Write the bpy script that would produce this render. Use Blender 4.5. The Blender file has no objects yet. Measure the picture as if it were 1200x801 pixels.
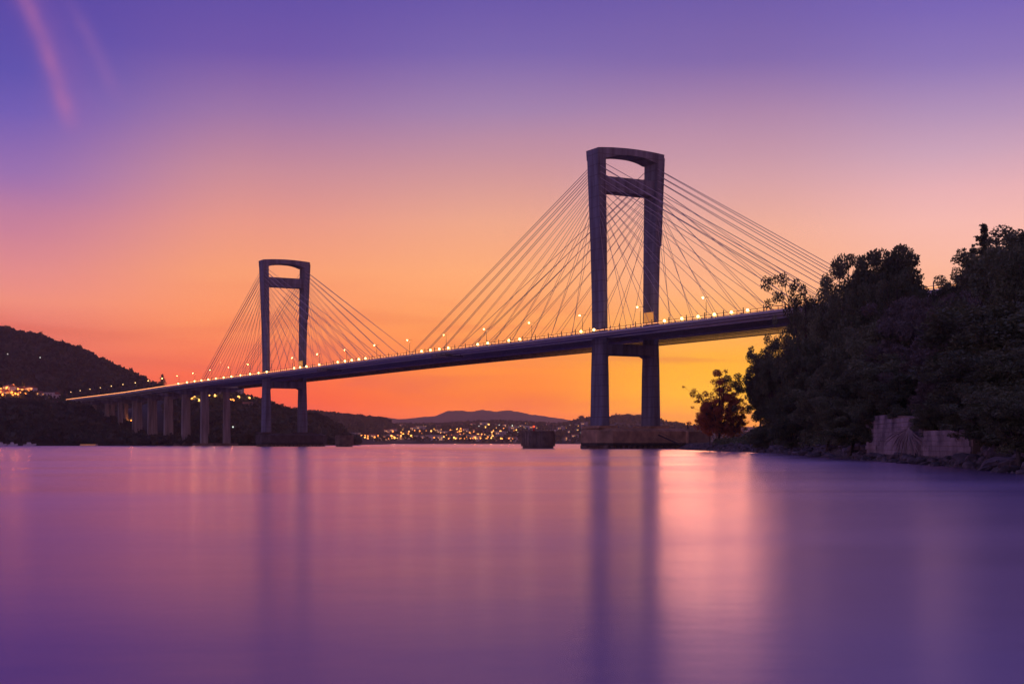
import bpy, math, random
import numpy as np
from mathutils import Vector, noise
random.seed(11); RNG = np.random.default_rng(11)
S = bpy.context.scene; COL = S.collection
F = 1685.0; HC = 2.4; YH = 518.3      # focal length in photo pixels, eye height, horizon row

def lin(c):
    return tuple(((v/255)/12.92 if v/255 <= .04045 else ((v/255+.055)/1.055)**2.4) for v in c)
def P(x, y, D):                        # a photo pixel at distance D -> world point
    return Vector(((x-600)/F*D, D, (YH-y)/F*D+HC))

# ------------------------------------------------------------------ camera
cam = bpy.data.cameras.new('camera'); co = bpy.data.objects.new('camera', cam); COL.objects.link(co)
co.location = (0, 0, HC); co.rotation_euler = (math.pi/2, 0, 0)
cam.sensor_width = 36; cam.lens = F/1200*36; cam.shift_y = (YH-400.5)/1200
cam.clip_start = .5; cam.clip_end = 60000
S.camera = co
S.view_settings.view_transform = 'Standard'; S.view_settings.look = 'None'
S.view_settings.exposure = 0; S.view_settings.gamma = 1; S.view_settings.use_curve_mapping = False
S.cycles.max_bounces = 6; S.cycles.volume_bounces = 0; S.cycles.transparent_max_bounces = 8
S.cycles.sample_clamp_indirect = 4; S.cycles.use_denoising = True

# ------------------------------------------------------------------ sky
W = bpy.data.worlds.new('World'); S.world = W; W.use_nodes = True
nt = W.node_tree; N = nt.nodes; L = nt.links; N.clear()
def nd(t, **k):
    n = N.new(t)
    for a, b in k.items(): setattr(n, a, b)
    return n
def mth(op, a, b=None, c=None, clamp=False):
    n = nd('ShaderNodeMath', operation=op, use_clamp=clamp)
    for i, v in enumerate((a, b, c)):
        if v is None: continue
        if isinstance(v, (int, float)): n.inputs[i].default_value = v
        else: L.new(v, n.inputs[i])
    return n.outputs[0]
def sstep(v, a, b):
    n = nd('ShaderNodeMapRange', interpolation_type='SMOOTHSTEP')
    L.new(v, n.inputs[0]); n.inputs[1].default_value = a; n.inputs[2].default_value = b
    return n.outputs[0]
def mixc(f, a, b):
    n = nd('ShaderNodeMix', data_type='RGBA')
    if isinstance(f, (int, float)): n.inputs[0].default_value = f
    else: L.new(f, n.inputs[0])
    for s, v in ((6, a), (7, b)):
        if isinstance(v, tuple): n.inputs[s].default_value = v
        else: L.new(v, n.inputs[s])
    return n.outputs[2]
tc = nd('ShaderNodeTexCoord'); sx = nd('ShaderNodeSeparateXYZ'); L.new(tc.outputs['Generated'], sx.inputs[0])
dx, dy, dz = sx.outputs
fac = mth('SQRT', mth('MAXIMUM', dz, 0.0))
az = mth('ARCTAN2', dx, dy)
def ramp(stops, x=None):
    r = nd('ShaderNodeValToRGB'); L.new(fac, r.inputs[0]); el = r.color_ramp.elements
    pts = []
    for y, c in stops:
        if x is not None:
            t = (YH-y)/math.hypot(F, x-600); z = math.sin(math.atan(max(t, 0))); p = math.sqrt(z)
        else: p = math.sqrt(math.sin(math.radians(y)))
        pts.append((p, c))
    if x is not None: pts += [(.66, (86, 78, 162)), (1, (66, 64, 138))]
    pts.sort()
    while len(el) < len(pts): el.new(.5)
    for e, (p, c) in zip(el, pts): e.position = p
    for i, (p, c) in enumerate(pts):
        el[i].position = p; el[i].color = (*lin(c), 1)
    return r.outputs[0]
R0 = ramp([(0,(86,72,164)),(80,(92,82,172)),(130,(112,93,178)),(200,(152,112,174)),(260,(191,124,157)),(320,(226,138,137)),(352,(239,142,122)),(384,(226,112,100)),(440,(238,106,74)),(518,(230,84,48))], 0)
R1 = ramp([(0,(98,80,165)),(60,(112,88,167)),(130,(155,117,166)),(200,(200,140,152)),(260,(232,152,134)),(320,(250,160,112)),(380,(255,145,86)),(430,(250,106,60)),(470,(246,86,34)),(518,(242,74,22))], 300)
R2 = ramp([(0,(105,88,168)),(60,(122,102,172)),(130,(162,130,172)),(200,(206,150,154)),(260,(238,168,138)),(320,(255,174,116)),(380,(255,160,84)),(430,(255,143,48)),(470,(255,126,16)),(518,(252,102,14))], 600)
R3 = ramp([(0,(110,92,168)),(70,(128,105,170)),(150,(180,140,170)),(210,(212,160,165)),(270,(240,175,150)),(330,(255,180,130)),(380,(255,175,88)),(420,(255,178,36)),(460,(255,186,18)),(490,(255,160,6)),(518,(255,120,0))], 830)
R4 = ramp([(0,(118,100,180)),(70,(140,118,182)),(130,(175,145,185)),(180,(206,165,185)),(220,(232,177,180)),(260,(246,186,175)),(330,(252,185,150)),(420,(255,165,90)),(518,(250,130,60))], 1150)
RS = ramp([(0,(200,118,122)),(6,(202,140,154)),(14,(168,132,178)),(28,(122,108,184)),(90,(66,64,138))])
RB = ramp([(0,(120,104,146)),(8,(138,118,160)),(20,(124,114,184)),(90,(66,64,138))])
d2 = math.degrees
azd = mth('MULTIPLY', az, 180/math.pi)
def ax(x): return math.degrees(math.atan((x-600)/F))
c = mixc(sstep(azd, ax(0), ax(300)), R0, R1)
c = mixc(sstep(azd, ax(300), ax(600)), c, R2)
c = mixc(sstep(azd, ax(600), ax(830)), c, R3)
c = mixc(sstep(azd, ax(860), ax(1130)), c, R4)
c = mixc(sstep(mth('ABSOLUTE', azd), 22, 75), c, RS)
c = mixc(sstep(mth('ABSOLUTE', azd), 80, 150), c, RB)
RW = ramp([(0,(205,112,84)),(7,(200,122,104)),(16,(160,108,128)),(32,(104,86,152)),(90,(66,64,138))])
c = mixc(mth('MULTIPLY', sstep(azd, 50, 95), mth('SUBTRACT', 1.0, sstep(azd, 150, 179))), c, RW)
# thin cloud streaks low over the horizon
cu = nd('ShaderNodeCombineXYZ'); L.new(mth('MULTIPLY', az, 5.0), cu.inputs[0]); L.new(mth('MULTIPLY', dz, 48.0), cu.inputs[1])
ns = nd('ShaderNodeTexNoise'); ns.inputs['Scale'].default_value = 1.0; ns.inputs['Detail'].default_value = 5; ns.inputs['Distortion'].default_value = .6
L.new(cu.outputs[0], ns.inputs['Vector'])
m = mth('MULTIPLY', sstep(ns.outputs[0], .46, .68), mth('SUBTRACT', 1.0, sstep(dz, .05, .13)))
m = mth('MULTIPLY', m, .46)
c = mixc(m, c, (*lin((214, 92, 70)), 1))
cu2 = nd('ShaderNodeCombineXYZ'); L.new(mth('MULTIPLY', az, 2.2), cu2.inputs[0]); L.new(mth('MULTIPLY', dz, 14.0), cu2.inputs[1]); cu2.inputs[2].default_value = 4.2
ns2 = nd('ShaderNodeTexNoise'); ns2.inputs['Scale'].default_value = 1.0; ns2.inputs['Detail'].default_value = 3
L.new(cu2.outputs[0], ns2.inputs['Vector'])
c = mixc(mth('MULTIPLY', mth('MULTIPLY', sstep(ns2.outputs[0], .42, .80), .12), mth('SUBTRACT', 1.0, sstep(dz, .16, .26))), c, (*lin((246, 158, 112)), 1))
# contrail wisps high on the left
gu = mth('DIVIDE', dx, mth('MAXIMUM', dy, .05)); gz = mth('DIVIDE', dz, mth('MAXIMUM', dy, .05))
def wisp(c, pts, w, amp, z0, z1, z2, z3, col):
    global L
    co_ = np.polyfit([p[1] for p in pts], [p[0] for p in pts], 2)
    cen = mth('ADD', mth('MULTIPLY', mth('ADD', mth('MULTIPLY', gz, float(co_[0])), float(co_[1])), gz), float(co_[2]))
    q = mth('DIVIDE', mth('SUBTRACT', gu, cen), w)
    g = mth('POWER', 2.718, mth('MULTIPLY', mth('MULTIPLY', q, q), -1.0))
    g = mth('MULTIPLY', mth('MULTIPLY', g, sstep(gz, z0, z1)), mth('SUBTRACT', 1.0, sstep(gz, z2, z3)))
    g = mth('MULTIPLY', g, mth('GREATER_THAN', dy, .1))
    wn = nd('ShaderNodeTexNoise'); wn.inputs['Scale'].default_value = 38; wn.inputs['Detail'].default_value = 6; L.new(tc.outputs['Generated'], wn.inputs['Vector'])
    g = mth('MULTIPLY', g, mth('MULTIPLY_ADD', wn.outputs[0], 1.6, .15))
    return mixc(mth('MULTIPLY', g, amp), c, (*lin(col), 1))
gp = lambda x, y: ((x-600)/F, (YH-y)/F)
c = wisp(c, [gp(30, 0), gp(62, 80), gp(84, 155)], .0064, .30, gp(0, 163)[1], gp(0, 120)[1], gp(0, 20)[1], gp(0, -60)[1], (205, 120, 160))
c = wisp(c, [gp(40, 0), gp(76, 80), gp(98, 155)], .016, .16, gp(0, 190)[1], gp(0, 100)[1], gp(0, 0)[1], gp(0, -90)[1], (170, 105, 165))
c = wisp(c, [gp(82, 0), gp(112, 60), gp(136, 115)], .0062, .16, gp(0, 130)[1], gp(0, 90)[1], gp(0, 30)[1], gp(0, -20)[1], (175, 115, 170))
# the sky is seen through the evening haze: its own brightness before that air
HZD, HZT, HZL = 7.0e-5, 260.0, 12800.0
tau = mth('MULTIPLY', mth('MINIMUM', mth('DIVIDE', HZT, mth('MAXIMUM', dz, .002)), HZL), HZD)
sc_ = nd('ShaderNodeVectorMath', operation='SCALE'); L.new(c, sc_.inputs[0]); L.new(mth('POWER', 2.71828, mth('MULTIPLY', tau, .80)), sc_.inputs['Scale']); c = sc_.outputs[0]
bg = nd('ShaderNodeBackground'); L.new(c, bg.inputs[0]); bg.inputs[1].default_value = 1.0
wo = nd('ShaderNodeOutputWorld'); L.new(bg.outputs[0], wo.inputs[0])
sun = bpy.data.lights.new('sun', 'SUN'); sun.energy = .065; sun.angle = math.radians(7); sun.color = (1, .40, .22)
so = bpy.data.objects.new('sun', sun); COL.objects.link(so)
sa, se = math.radians(8.8), math.radians(3.6)
so.rotation_euler = (-Vector((math.sin(sa)*math.cos(se), math.cos(sa)*math.cos(se), math.sin(se)))).to_track_quat('-Z', 'Y').to_euler()
so.location = (0, 0, 300)

# ------------------------------------------------------------------ helpers
def tag(o, label=None, cat=None, group=None, kind=None):
    if label: o['label'] = label
    if cat: o['category'] = cat
    if group: o['group'] = group
    if kind: o['kind'] = kind
    return o
def empty(name, loc=(0, 0, 0), rz=0):
    o = bpy.data.objects.new(name, None); COL.objects.link(o); o.location = loc; o.rotation_euler = (0, 0, rz); o.empty_display_size = 2
    return o
def link(name, me, parent=None, loc=None):
    o = bpy.data.objects.new(name, me); COL.objects.link(o)
    if parent: o.parent = parent
    if loc is not None: o.location = loc
    return o
class MB:
    def __init__(s): s.v = []; s.f = []; s.m = []
    def add(s, vs, fs, mi=0):
        b = len(s.v); s.v += [tuple(v) for v in vs]; s.f += [tuple(b+i for i in f) for f in fs]; s.m += [mi]*len(fs)
    def box(s, x0, x1, y0, y1, z0, z1, mi=0):
        s.add([(x0,y0,z0),(x1,y0,z0),(x1,y1,z0),(x0,y1,z0),(x0,y0,z1),(x1,y0,z1),(x1,y1,z1),(x0,y1,z1)],
              [(0,3,2,1),(4,5,6,7),(0,1,5,4),(1,2,6,5),(2,3,7,6),(3,0,4,7)], mi)
    def hexa(s, lo, hi, mi=0):         # two 4-point rings
        s.loft([lo, hi], mi)
    def loft(s, rings, mi=0, caps=True):
        n = len(rings[0]); vs = [p for r in rings for p in r]; fs = []
        for k in range(len(rings)-1):
            for i in range(n):
                j = (i+1) % n; fs.append((k*n+i, k*n+j, (k+1)*n+j, (k+1)*n+i))
        if caps: fs.append(tuple(range(n))[::-1]); fs.append(tuple((len(rings)-1)*n+i for i in range(n)))
        s.add(vs, fs, mi)
    def prism(s, poly, z0, z1, mi=0):
        s.loft([[(x, y, z0) for x, y in poly], [(x, y, z1) for x, y in poly]], mi)
    def tube(s, a, b, r0, r1=None, n=6, mi=0):
        a = Vector(a); b = Vector(b); r1 = r0 if r1 is None else r1
        d = (b-a).normalized(); u = d.cross(Vector((0, 0, 1)) if abs(d.z) < .95 else Vector((1, 0, 0))).normalized(); w = d.cross(u)
        s.loft([[tuple(p+(u*math.cos(t)+w*math.sin(t))*r) for t in [2*math.pi*i/n for i in range(n)]] for p, r in ((a, r0), (b, r1))], mi)
    def ball(s, c, r, mi=0, n=8, k=5, sz=1):
        rings = []
        for j in range(k+1):
            ph = -math.pi/2+math.pi*(j+.02)/(k+.04); rings.append([(c[0]+r*math.cos(ph)*math.cos(2*math.pi*i/n), c[1]+r*math.cos(ph)*math.sin(2*math.pi*i/n), c[2]+sz*r*math.sin(ph)) for i in range(n)])
        s.loft(rings, mi)
    def mesh(s, name, mats, smooth=False):
        me = bpy.data.meshes.new(name); me.from_pydata(s.v, [], s.f)
        for m_ in (mats if isinstance(mats, (list, tuple)) else [mats]): me.materials.append(m_)
        me.polygons.foreach_set('material_index', s.m)
        if smooth: me.polygons.foreach_set('use_smooth', [True]*len(s.f))
        me.update(); return me
    def build(s, name, mats, parent=None, loc=None, smooth=False):
        return link(name, s.mesh(name, mats, smooth), parent, loc)

def mat(name, col, rough=.85, var=.25, scale=.3, emis=None, es=0, bump=0, rnd=0, streak=False, metal=0, detail=6):
    m = bpy.data.materials.new(name); m.use_nodes = True; t = m.node_tree; n = t.nodes; l = t.links
    b = n['Principled BSDF']; b.inputs['Roughness'].default_value = rough; b.inputs['Metallic'].default_value = metal
    b.inputs['Specular IOR Level'].default_value = .3
    tx = n.new('ShaderNodeTexCoord'); no = n.new('ShaderNodeTexNoise'); no.inputs['Scale'].default_value = scale; no.inputs['Detail'].default_value = detail
    mp = n.new('ShaderNodeMapping'); l.new(tx.outputs['Object'], mp.inputs[0]); l.new(mp.outputs[0], no.inputs['Vector'])
    if streak: mp.inputs['Scale'].default_value = (1, 1, .12)
    r = n.new('ShaderNodeValToRGB'); l.new(no.outputs[0], r.inputs[0])
    r.color_ramp.elements[0].position = .3; r.color_ramp.elements[1].position = .72
    r.color_ramp.elements[0].color = (*[v*(1-var) for v in col], 1); r.color_ramp.elements[1].color = (*[min(1, v*(1+var)) for v in col], 1)
    out = r.outputs[0]
    if rnd:
        oi = n.new('ShaderNodeObjectInfo'); hs = n.new('ShaderNodeHueSaturation')
        a = n.new('ShaderNodeMath'); a.operation = 'MULTIPLY_ADD'; l.new(oi.outputs['Random'], a.inputs[0]); a.inputs[1].default_value = rnd; a.inputs[2].default_value = 1-rnd/2
        l.new(a.outputs[0], hs.inputs['Value'])
        a2 = n.new('ShaderNodeMath'); a2.operation = 'MULTIPLY_ADD'; l.new(oi.outputs['Random'], a2.inputs[0]); a2.inputs[1].default_value = -.07*rnd; a2.inputs[2].default_value = .5+.02*rnd
        l.new(a2.outputs[0], hs.inputs['Hue']); l.new(out, hs.inputs['Color']); out = hs.outputs[0]
    l.new(out, b.inputs['Base Color'])
    if bump:
        bp = n.new('ShaderNodeBump'); bp.inputs['Strength'].default_value = bump; bp.inputs['Distance'].default_value = .3; l.new(no.outputs[0], bp.inputs['Height']); l.new(bp.outputs[0], b.inputs['Normal'])
    if emis: b.inputs['Emission Color'].default_value = (*emis, 1); b.inputs['Emission Strength'].default_value = es
    if name == 'concrete':
        sz_ = n.new('ShaderNodeSeparateXYZ'); l.new(tx.outputs['Object'], sz_.inputs[0])
        fr_ = n.new('ShaderNodeMath'); fr_.operation = 'PINGPONG'; l.new(sz_.outputs[2], fr_.inputs[0]); fr_.inputs[1].default_value = 2.1
        ls = n.new('ShaderNodeMath'); ls.operation = 'LESS_THAN'; l.new(fr_.outputs[0], ls.inputs[0]); ls.inputs[1].default_value = .16
        hv = n.new('ShaderNodeMath'); hv.operation = 'MULTIPLY'; l.new(ls.outputs[0], hv.inputs[0]); hv.inputs[1].default_value = .45
        mj = n.new('ShaderNodeMix'); mj.data_type = 'RGBA'; l.new(hv.outputs[0], mj.inputs[0]); l.new(out, mj.inputs[6]); mj.inputs[7].default_value = (.06, .055, .05, 1); l.new(mj.outputs[2], b.inputs['Base Color'])
    return m
M = dict(
    concrete=mat('concrete', (.165, .165, .195), .85, .45, .4, bump=.3, streak=True),
    pale=mat('pale_pier_concrete', (.27, .23, .19), .85, .4, .4, bump=.3, streak=True),
    capconc=mat('warm_lit_cap_concrete', (.42, .25, .13), .9, .4, .3, bump=.4),  # warm light on the near cap is put into its colour
    unlitconc=mat('unlit_cap_concrete', (.075, .06, .055), .9, .4, .3, bump=.4),  # darkened copy of the cap concrete for the unlit far tower
    weed=mat('tidal_weed', (.035, .035, .025), .7, .4, .8, bump=.4),
    darkconc=mat('weathered_concrete', (.21, .15, .10), .9, .4, .35, bump=.4),
    steel=mat('painted_steel', (.50, .46, .42), .45, .15, .6),
    dark=mat('dark_steel', (.06, .06, .07), .5, .2, .8),
    cable=mat('cable_sheath', (.40, .34, .33), .4, .1, .2),
    asphalt=mat('asphalt', (.05, .05, .052), .9, .2, .8),
    rock=mat('shore_rock', (.11, .09, .085), .9, .5, .9, bump=.6, rnd=.6),
    soil=mat('soil', (.09, .075, .055), .95, .4, .15, bump=.5),
    wood=mat('dead_wood', (.26, .2, .17), .9, .3, 1.2),
    bark=mat('bark', (.09, .07, .055), .95, .35, 1.5),
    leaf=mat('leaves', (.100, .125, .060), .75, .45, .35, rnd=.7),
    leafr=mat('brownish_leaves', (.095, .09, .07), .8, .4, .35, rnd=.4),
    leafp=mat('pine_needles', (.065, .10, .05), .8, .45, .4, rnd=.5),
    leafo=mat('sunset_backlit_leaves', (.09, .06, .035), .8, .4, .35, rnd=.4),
    wood_far=mat('far_woodland', (.045, .055, .035), .95, .55, .035),
    stone=mat('wall_stone', (.24, .195, .18), .9, .6, .35, bump=.5),
    white=mat('white_render', (.62, .58, .54), .85, .12, .2, rnd=.3),
    ochre=mat('ochre_render', (.48, .34, .24), .85, .15, .2, rnd=.3),
    grey=mat('grey_render', (.35, .33, .33), .85, .15, .2, rnd=.3),
    tile=mat('roof_tile', (.26, .10, .06), .85, .3, .6, rnd=.3),
    red=mat('red_paint', (.5, .03, .03), .5, .1, .6),
    glow=mat('lamp_glow', (.9, .7, .4), .5, 0, 1, emis=(1, .60, .20), es=5),
    glowlow=mat('edge_light_glow', (.9, .7, .4), .5, 0, 1, emis=(1, .60, .18), es=9),
    glowred=mat('red_lamp_glow', (.9, .2, .1), .5, 0, 1, emis=(1, .08, .02), es=2),
    glowtown=mat('town_lamp_glow', (.9, .6, .2), .5, 0, 1, emis=(1, .46, .09), es=3.2),
    gloworg=mat('orange_lamp_glow', (.9, .4, .1), .5, 0, 1, emis=(1, .30, .05), es=2.6),
    glowwht=mat('pale_lamp_glow', (.9, .85, .7), .5, 0, 1, emis=(.8, .95, .75), es=1),
    strip=mat('light_trail_glow', (.9, .6, .3), .5, 0, 1, emis=(1, .34, .10), es=2.0),  # glow colour of the added light-trail strip
    winlit=mat('lit_window', (.8, .5, .2), .4, 0, 1, emis=(1, .42, .10), es=1.6),
    windark=mat('dark_window', (.03, .03, .04), .2, 0, 1),
    amber=mat('amber_panel', (.8, .45, .1), .5, 0, 1, emis=(1, .36, .06), es=.42),
)

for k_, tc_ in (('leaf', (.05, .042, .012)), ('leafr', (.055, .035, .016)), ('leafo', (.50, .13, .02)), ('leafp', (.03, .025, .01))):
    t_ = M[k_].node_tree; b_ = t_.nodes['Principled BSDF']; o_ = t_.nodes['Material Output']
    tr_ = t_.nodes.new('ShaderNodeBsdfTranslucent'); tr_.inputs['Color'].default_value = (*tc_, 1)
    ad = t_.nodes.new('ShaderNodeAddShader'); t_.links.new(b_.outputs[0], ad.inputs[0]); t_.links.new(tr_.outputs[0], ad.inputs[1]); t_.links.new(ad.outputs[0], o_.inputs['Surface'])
# ------------------------------------------------------------------ water
def make_water():
    m = bpy.data.materials.new('water'); m.use_nodes = True; t = m.node_tree; n = t.nodes; l = t.links
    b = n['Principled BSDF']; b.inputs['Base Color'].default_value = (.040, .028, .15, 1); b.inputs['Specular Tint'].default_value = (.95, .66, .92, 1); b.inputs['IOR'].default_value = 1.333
    b.inputs['Specular IOR Level'].default_value = .5
    tx = n.new('ShaderNodeTexCoord')
    mp = n.new('ShaderNodeMapping'); mp.inputs['Scale'].default_value = (.018, .034, 1); l.new(tx.outputs['Object'], mp.inputs[0])
    n1 = n.new('ShaderNodeTexNoise'); n1.inputs['Scale'].default_value = 1; n1.inputs['Detail'].default_value = 4; n1.inputs['Distortion'].default_value = .8; l.new(mp.outputs[0], n1.inputs['Vector'])
    mr = n.new('ShaderNodeMapRange'); l.new(n1.outputs[0], mr.inputs[0]); mr.inputs[1].default_value = .3; mr.inputs[2].default_value = .7; mr.inputs[3].default_value = .18; mr.inputs[4].default_value = .26
    l.new(mr.outputs[0], b.inputs['Roughness'])
    mp2 = n.new('ShaderNodeMapping'); mp2.inputs['Scale'].default_value = (.06, .07, 1); l.new(tx.outputs['Object'], mp2.inputs[0])
    n2 = n.new('ShaderNodeTexNoise'); n2.inputs['Scale'].default_value = 1; n2.inputs['Detail'].default_value = 5; l.new(mp2.outputs[0], n2.inputs['Vector'])
    bp = n.new('ShaderNodeBump'); bp.inputs['Strength'].default_value = .2; bp.inputs['Distance'].default_value = .25; l.new(n2.outputs[0], bp.inputs['Height']); l.new(bp.outputs[0], b.inputs['Normal'])
    gl = n.new('ShaderNodeBsdfGlossy'); 
    lw = n.new('ShaderNodeLayerWeight'); lw.inputs['Blend'].default_value = .5
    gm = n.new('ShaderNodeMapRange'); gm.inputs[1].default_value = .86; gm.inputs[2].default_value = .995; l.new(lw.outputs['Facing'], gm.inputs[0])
    gc = n.new('ShaderNodeMix'); gc.data_type = 'RGBA'; l.new(gm.outputs[0], gc.inputs[0]); gc.inputs[6].default_value = (.64, .58, .92, 1); gc.inputs[7].default_value = (.98, .76, .84, 1); l.new(gc.outputs[2], gl.inputs['Color'])  # violet to pink sky tint put into the reflection colour by viewing angle
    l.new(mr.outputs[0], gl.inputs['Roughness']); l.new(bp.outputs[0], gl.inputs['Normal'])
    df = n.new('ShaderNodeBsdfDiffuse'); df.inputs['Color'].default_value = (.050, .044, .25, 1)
    fr = n.new('ShaderNodeFresnel'); fr.inputs['IOR'].default_value = 1.29; l.new(bp.outputs[0], fr.inputs['Normal'])
    mx = n.new('ShaderNodeMixShader'); l.new(fr.outputs[0], mx.inputs[0]); l.new(df.outputs[0], mx.inputs[1]); l.new(gl.outputs[0], mx.inputs[2])
    l.new(mx.outputs[0], n['Material Output'].inputs['Surface']); n.remove(b)
    return m
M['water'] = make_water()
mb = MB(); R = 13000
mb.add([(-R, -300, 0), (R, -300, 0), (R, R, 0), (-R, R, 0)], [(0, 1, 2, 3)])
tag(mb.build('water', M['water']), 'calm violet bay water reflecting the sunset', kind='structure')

# ------------------------------------------------------------------ bridge
BX, BY = 46.1, 584.0
ET = Vector((-.484, .8751, 0)); EV = Vector((-.8751, -.484, 0))
ANG = math.atan2(ET.y, ET.x)
def BW(t, v, z): return Vector((BX, BY, 0))+ET*t+EV*v+Vector((0, 0, z))
def zroad(t):
    z = 45.8+.5*math.exp(-((t-200)/130)**2)
    if t > 540: z -= 1.5*min(1, (t-540)/200)
    return z
def t_at(x, v):                        # bridge station seen at photo column x on line v
    k = (x-600)/F; X0 = BX+EV.x*v; D0 = BY+EV.y*v
    return (X0-k*D0)/(k*ET.y-ET.x)
BR = empty('cable_stayed_bridge', (BX, BY, 0), ANG)
tag(BR, 'long cable-stayed bridge on two H-shaped concrete towers crossing the bay', 'bridge')
def legpath(s):                        # (z, inner v, outer v, half t)
    return [(7.6, 10.2, 14.5, 4.3), (30, 10.5, 14.15, 4.2), (44, 11.0, 13.7, 4.2), (60, 11.15, 13.8, 4.2), (82, 11.4, 14.4, 4.3), (100, 11.8, 15.1, 4.5), (119.6, 12.1, 15.9, 4.6)]
for T in (0, 401):
    for s in (1, -1):
        m_ = MB(); rings = []
        for z, vi, vo, ht in legpath(s):
            c_ = .45
            a, b = sorted((s*vi, s*vo))
            rings.append([(T-ht+c_, a, z), (T+ht-c_, a, z), (T+ht, a+c_, z), (T+ht, b-c_, z), (T+ht-c_, b, z), (T-ht+c_, b, z), (T-ht, b-c_, z), (T-ht, a+c_, z)])
        m_.loft(rings)
        leg = m_.build('pylon_leg', M['concrete'], BR)
        # pilaster strip up the outer flank of the head and anchor boxes for the stays
        q = MB(); a, b = sorted((s*14.2, s*14.75)); a2, b2 = sorted((s*15.7, s*16.25))
        q.hexa([(T-4.3, a, 82.5), (T-1.6, a, 82.5), (T-1.6, b, 82.5), (T-4.3, b, 82.5)], [(T-4.55, a2, 118.5), (T-1.5, a2, 118.5), (T-1.5, b2, 118.5), (T-4.55, b2, 118.5)])
        q.build('pilaster', M['concrete'], leg)
    m_ = MB()                           # arched portal beam at the top
    n = 14; rings = []
    for i in range(n+1):
        v = -15.93+31.86*i/n; k = 1-(v/15.93)**2
        top = 119.9+.85*k
        u = min(1, abs(v)/12.2); bot = 118.2-.2-2.2*u**2.6 if abs(v) < 12.3 else 115.6
        if abs(v) > 12.3: bot = 116.0
        vb = max(-15.68, min(15.68, v)); rings.append([(T-4.63, vb, bot), (T+4.63, vb, bot), (T+4.63, v, top), (T-4.63, v, top)])
    m_.loft(rings); m_.build('portal_beam', M['concrete'], BR)
    m_ = MB(); m_.loft([[(T-3.6, v, 103-h), (T+3.6, v, 103-h), (T+3.6, v, 109+h*.8), (T-3.6, v, 109+h*.8)] for v, h in ((-12.6, .5), (-11.2, 0), (11.2, 0), (12.6, .5))])
    m_.build('upper_cross_beam', M['concrete'], BR)
    m_ = MB(); m_.loft([[(T-3.9, v, 37.6-h), (T+3.9, v, 37.6-h), (T+3.9, v, 42), (T-3.9, v, 42)] for v, h in ((-11.6, 1.2), (-9.2, 0), (9.2, 0), (11.6, 1.2))])
    m_.build('deck_cross_beam', M['concrete'], BR)
    def cap(v0, v1, ht, ch, z0, z1): return [[(T-ht+ch, v0, z), (T+ht-ch, v0, z), (T+ht, v0+ch, z), (T+ht, v1-ch, z), (T+ht-ch, v1, z), (T-ht+ch, v1, z), (T-ht, v1-ch, z), (T-ht, v0+ch, z)] for z in (z0, z1)]
    m_ = MB(); m_.loft(cap(-27, 17.5, 10.5, 4.5, 1.3, 7.0)); r1 = cap(-27, 17.5, 10.5, 4.5, 7, 7)[0]; r2 = cap(-24.5, 15.5, 7.5, 3.5, 8.2, 8.2)[0]
    CM = M['capconc'] if T == 0 else M['unlitconc']
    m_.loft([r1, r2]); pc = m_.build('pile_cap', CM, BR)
    m_ = MB(); m_.loft(cap(-27.04, 17.54, 10.54, 4.5, 1.26, 2.3)); m_.build('tide_band', M['weed'], pc)
    m_ = MB()                           # piles under the cap
    for vv in np.arange(-24, 16, 2.6):
        for tt in (-9.2, -4, 4, 9.2): m_.tube((T+tt, vv, -6), (T+tt, vv, 1.35), .75, n=8)
    tag(m_.build('piles', M['darkconc'], pc), kind='stuff')
    m_ = MB(); m_.box(T-8.6, T+8.6, -25, 15.4, -6, 1.28); m_.build('pile_gap_filler', M['darkconc'], pc)  # added block that stops light showing through between the piles
    for s, v in ((1, 12.4), (-1, -12.4)):
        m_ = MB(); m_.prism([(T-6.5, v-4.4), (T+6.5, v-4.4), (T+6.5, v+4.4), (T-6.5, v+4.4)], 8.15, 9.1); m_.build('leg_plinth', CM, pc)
def run(name, prof, material, t0, t1, step=20, parent=BR, follow=True, breaks=None):
    m_ = MB(); ts = breaks or list(np.arange(t0, t1, step))+[t1]
    m_.loft([[(t, v, z+zroad(t)) for v, z in prof] for t in ts]); return m_.build(name, material, parent)
TA, TB = -330, 985
sides = (1, -1)
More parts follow.
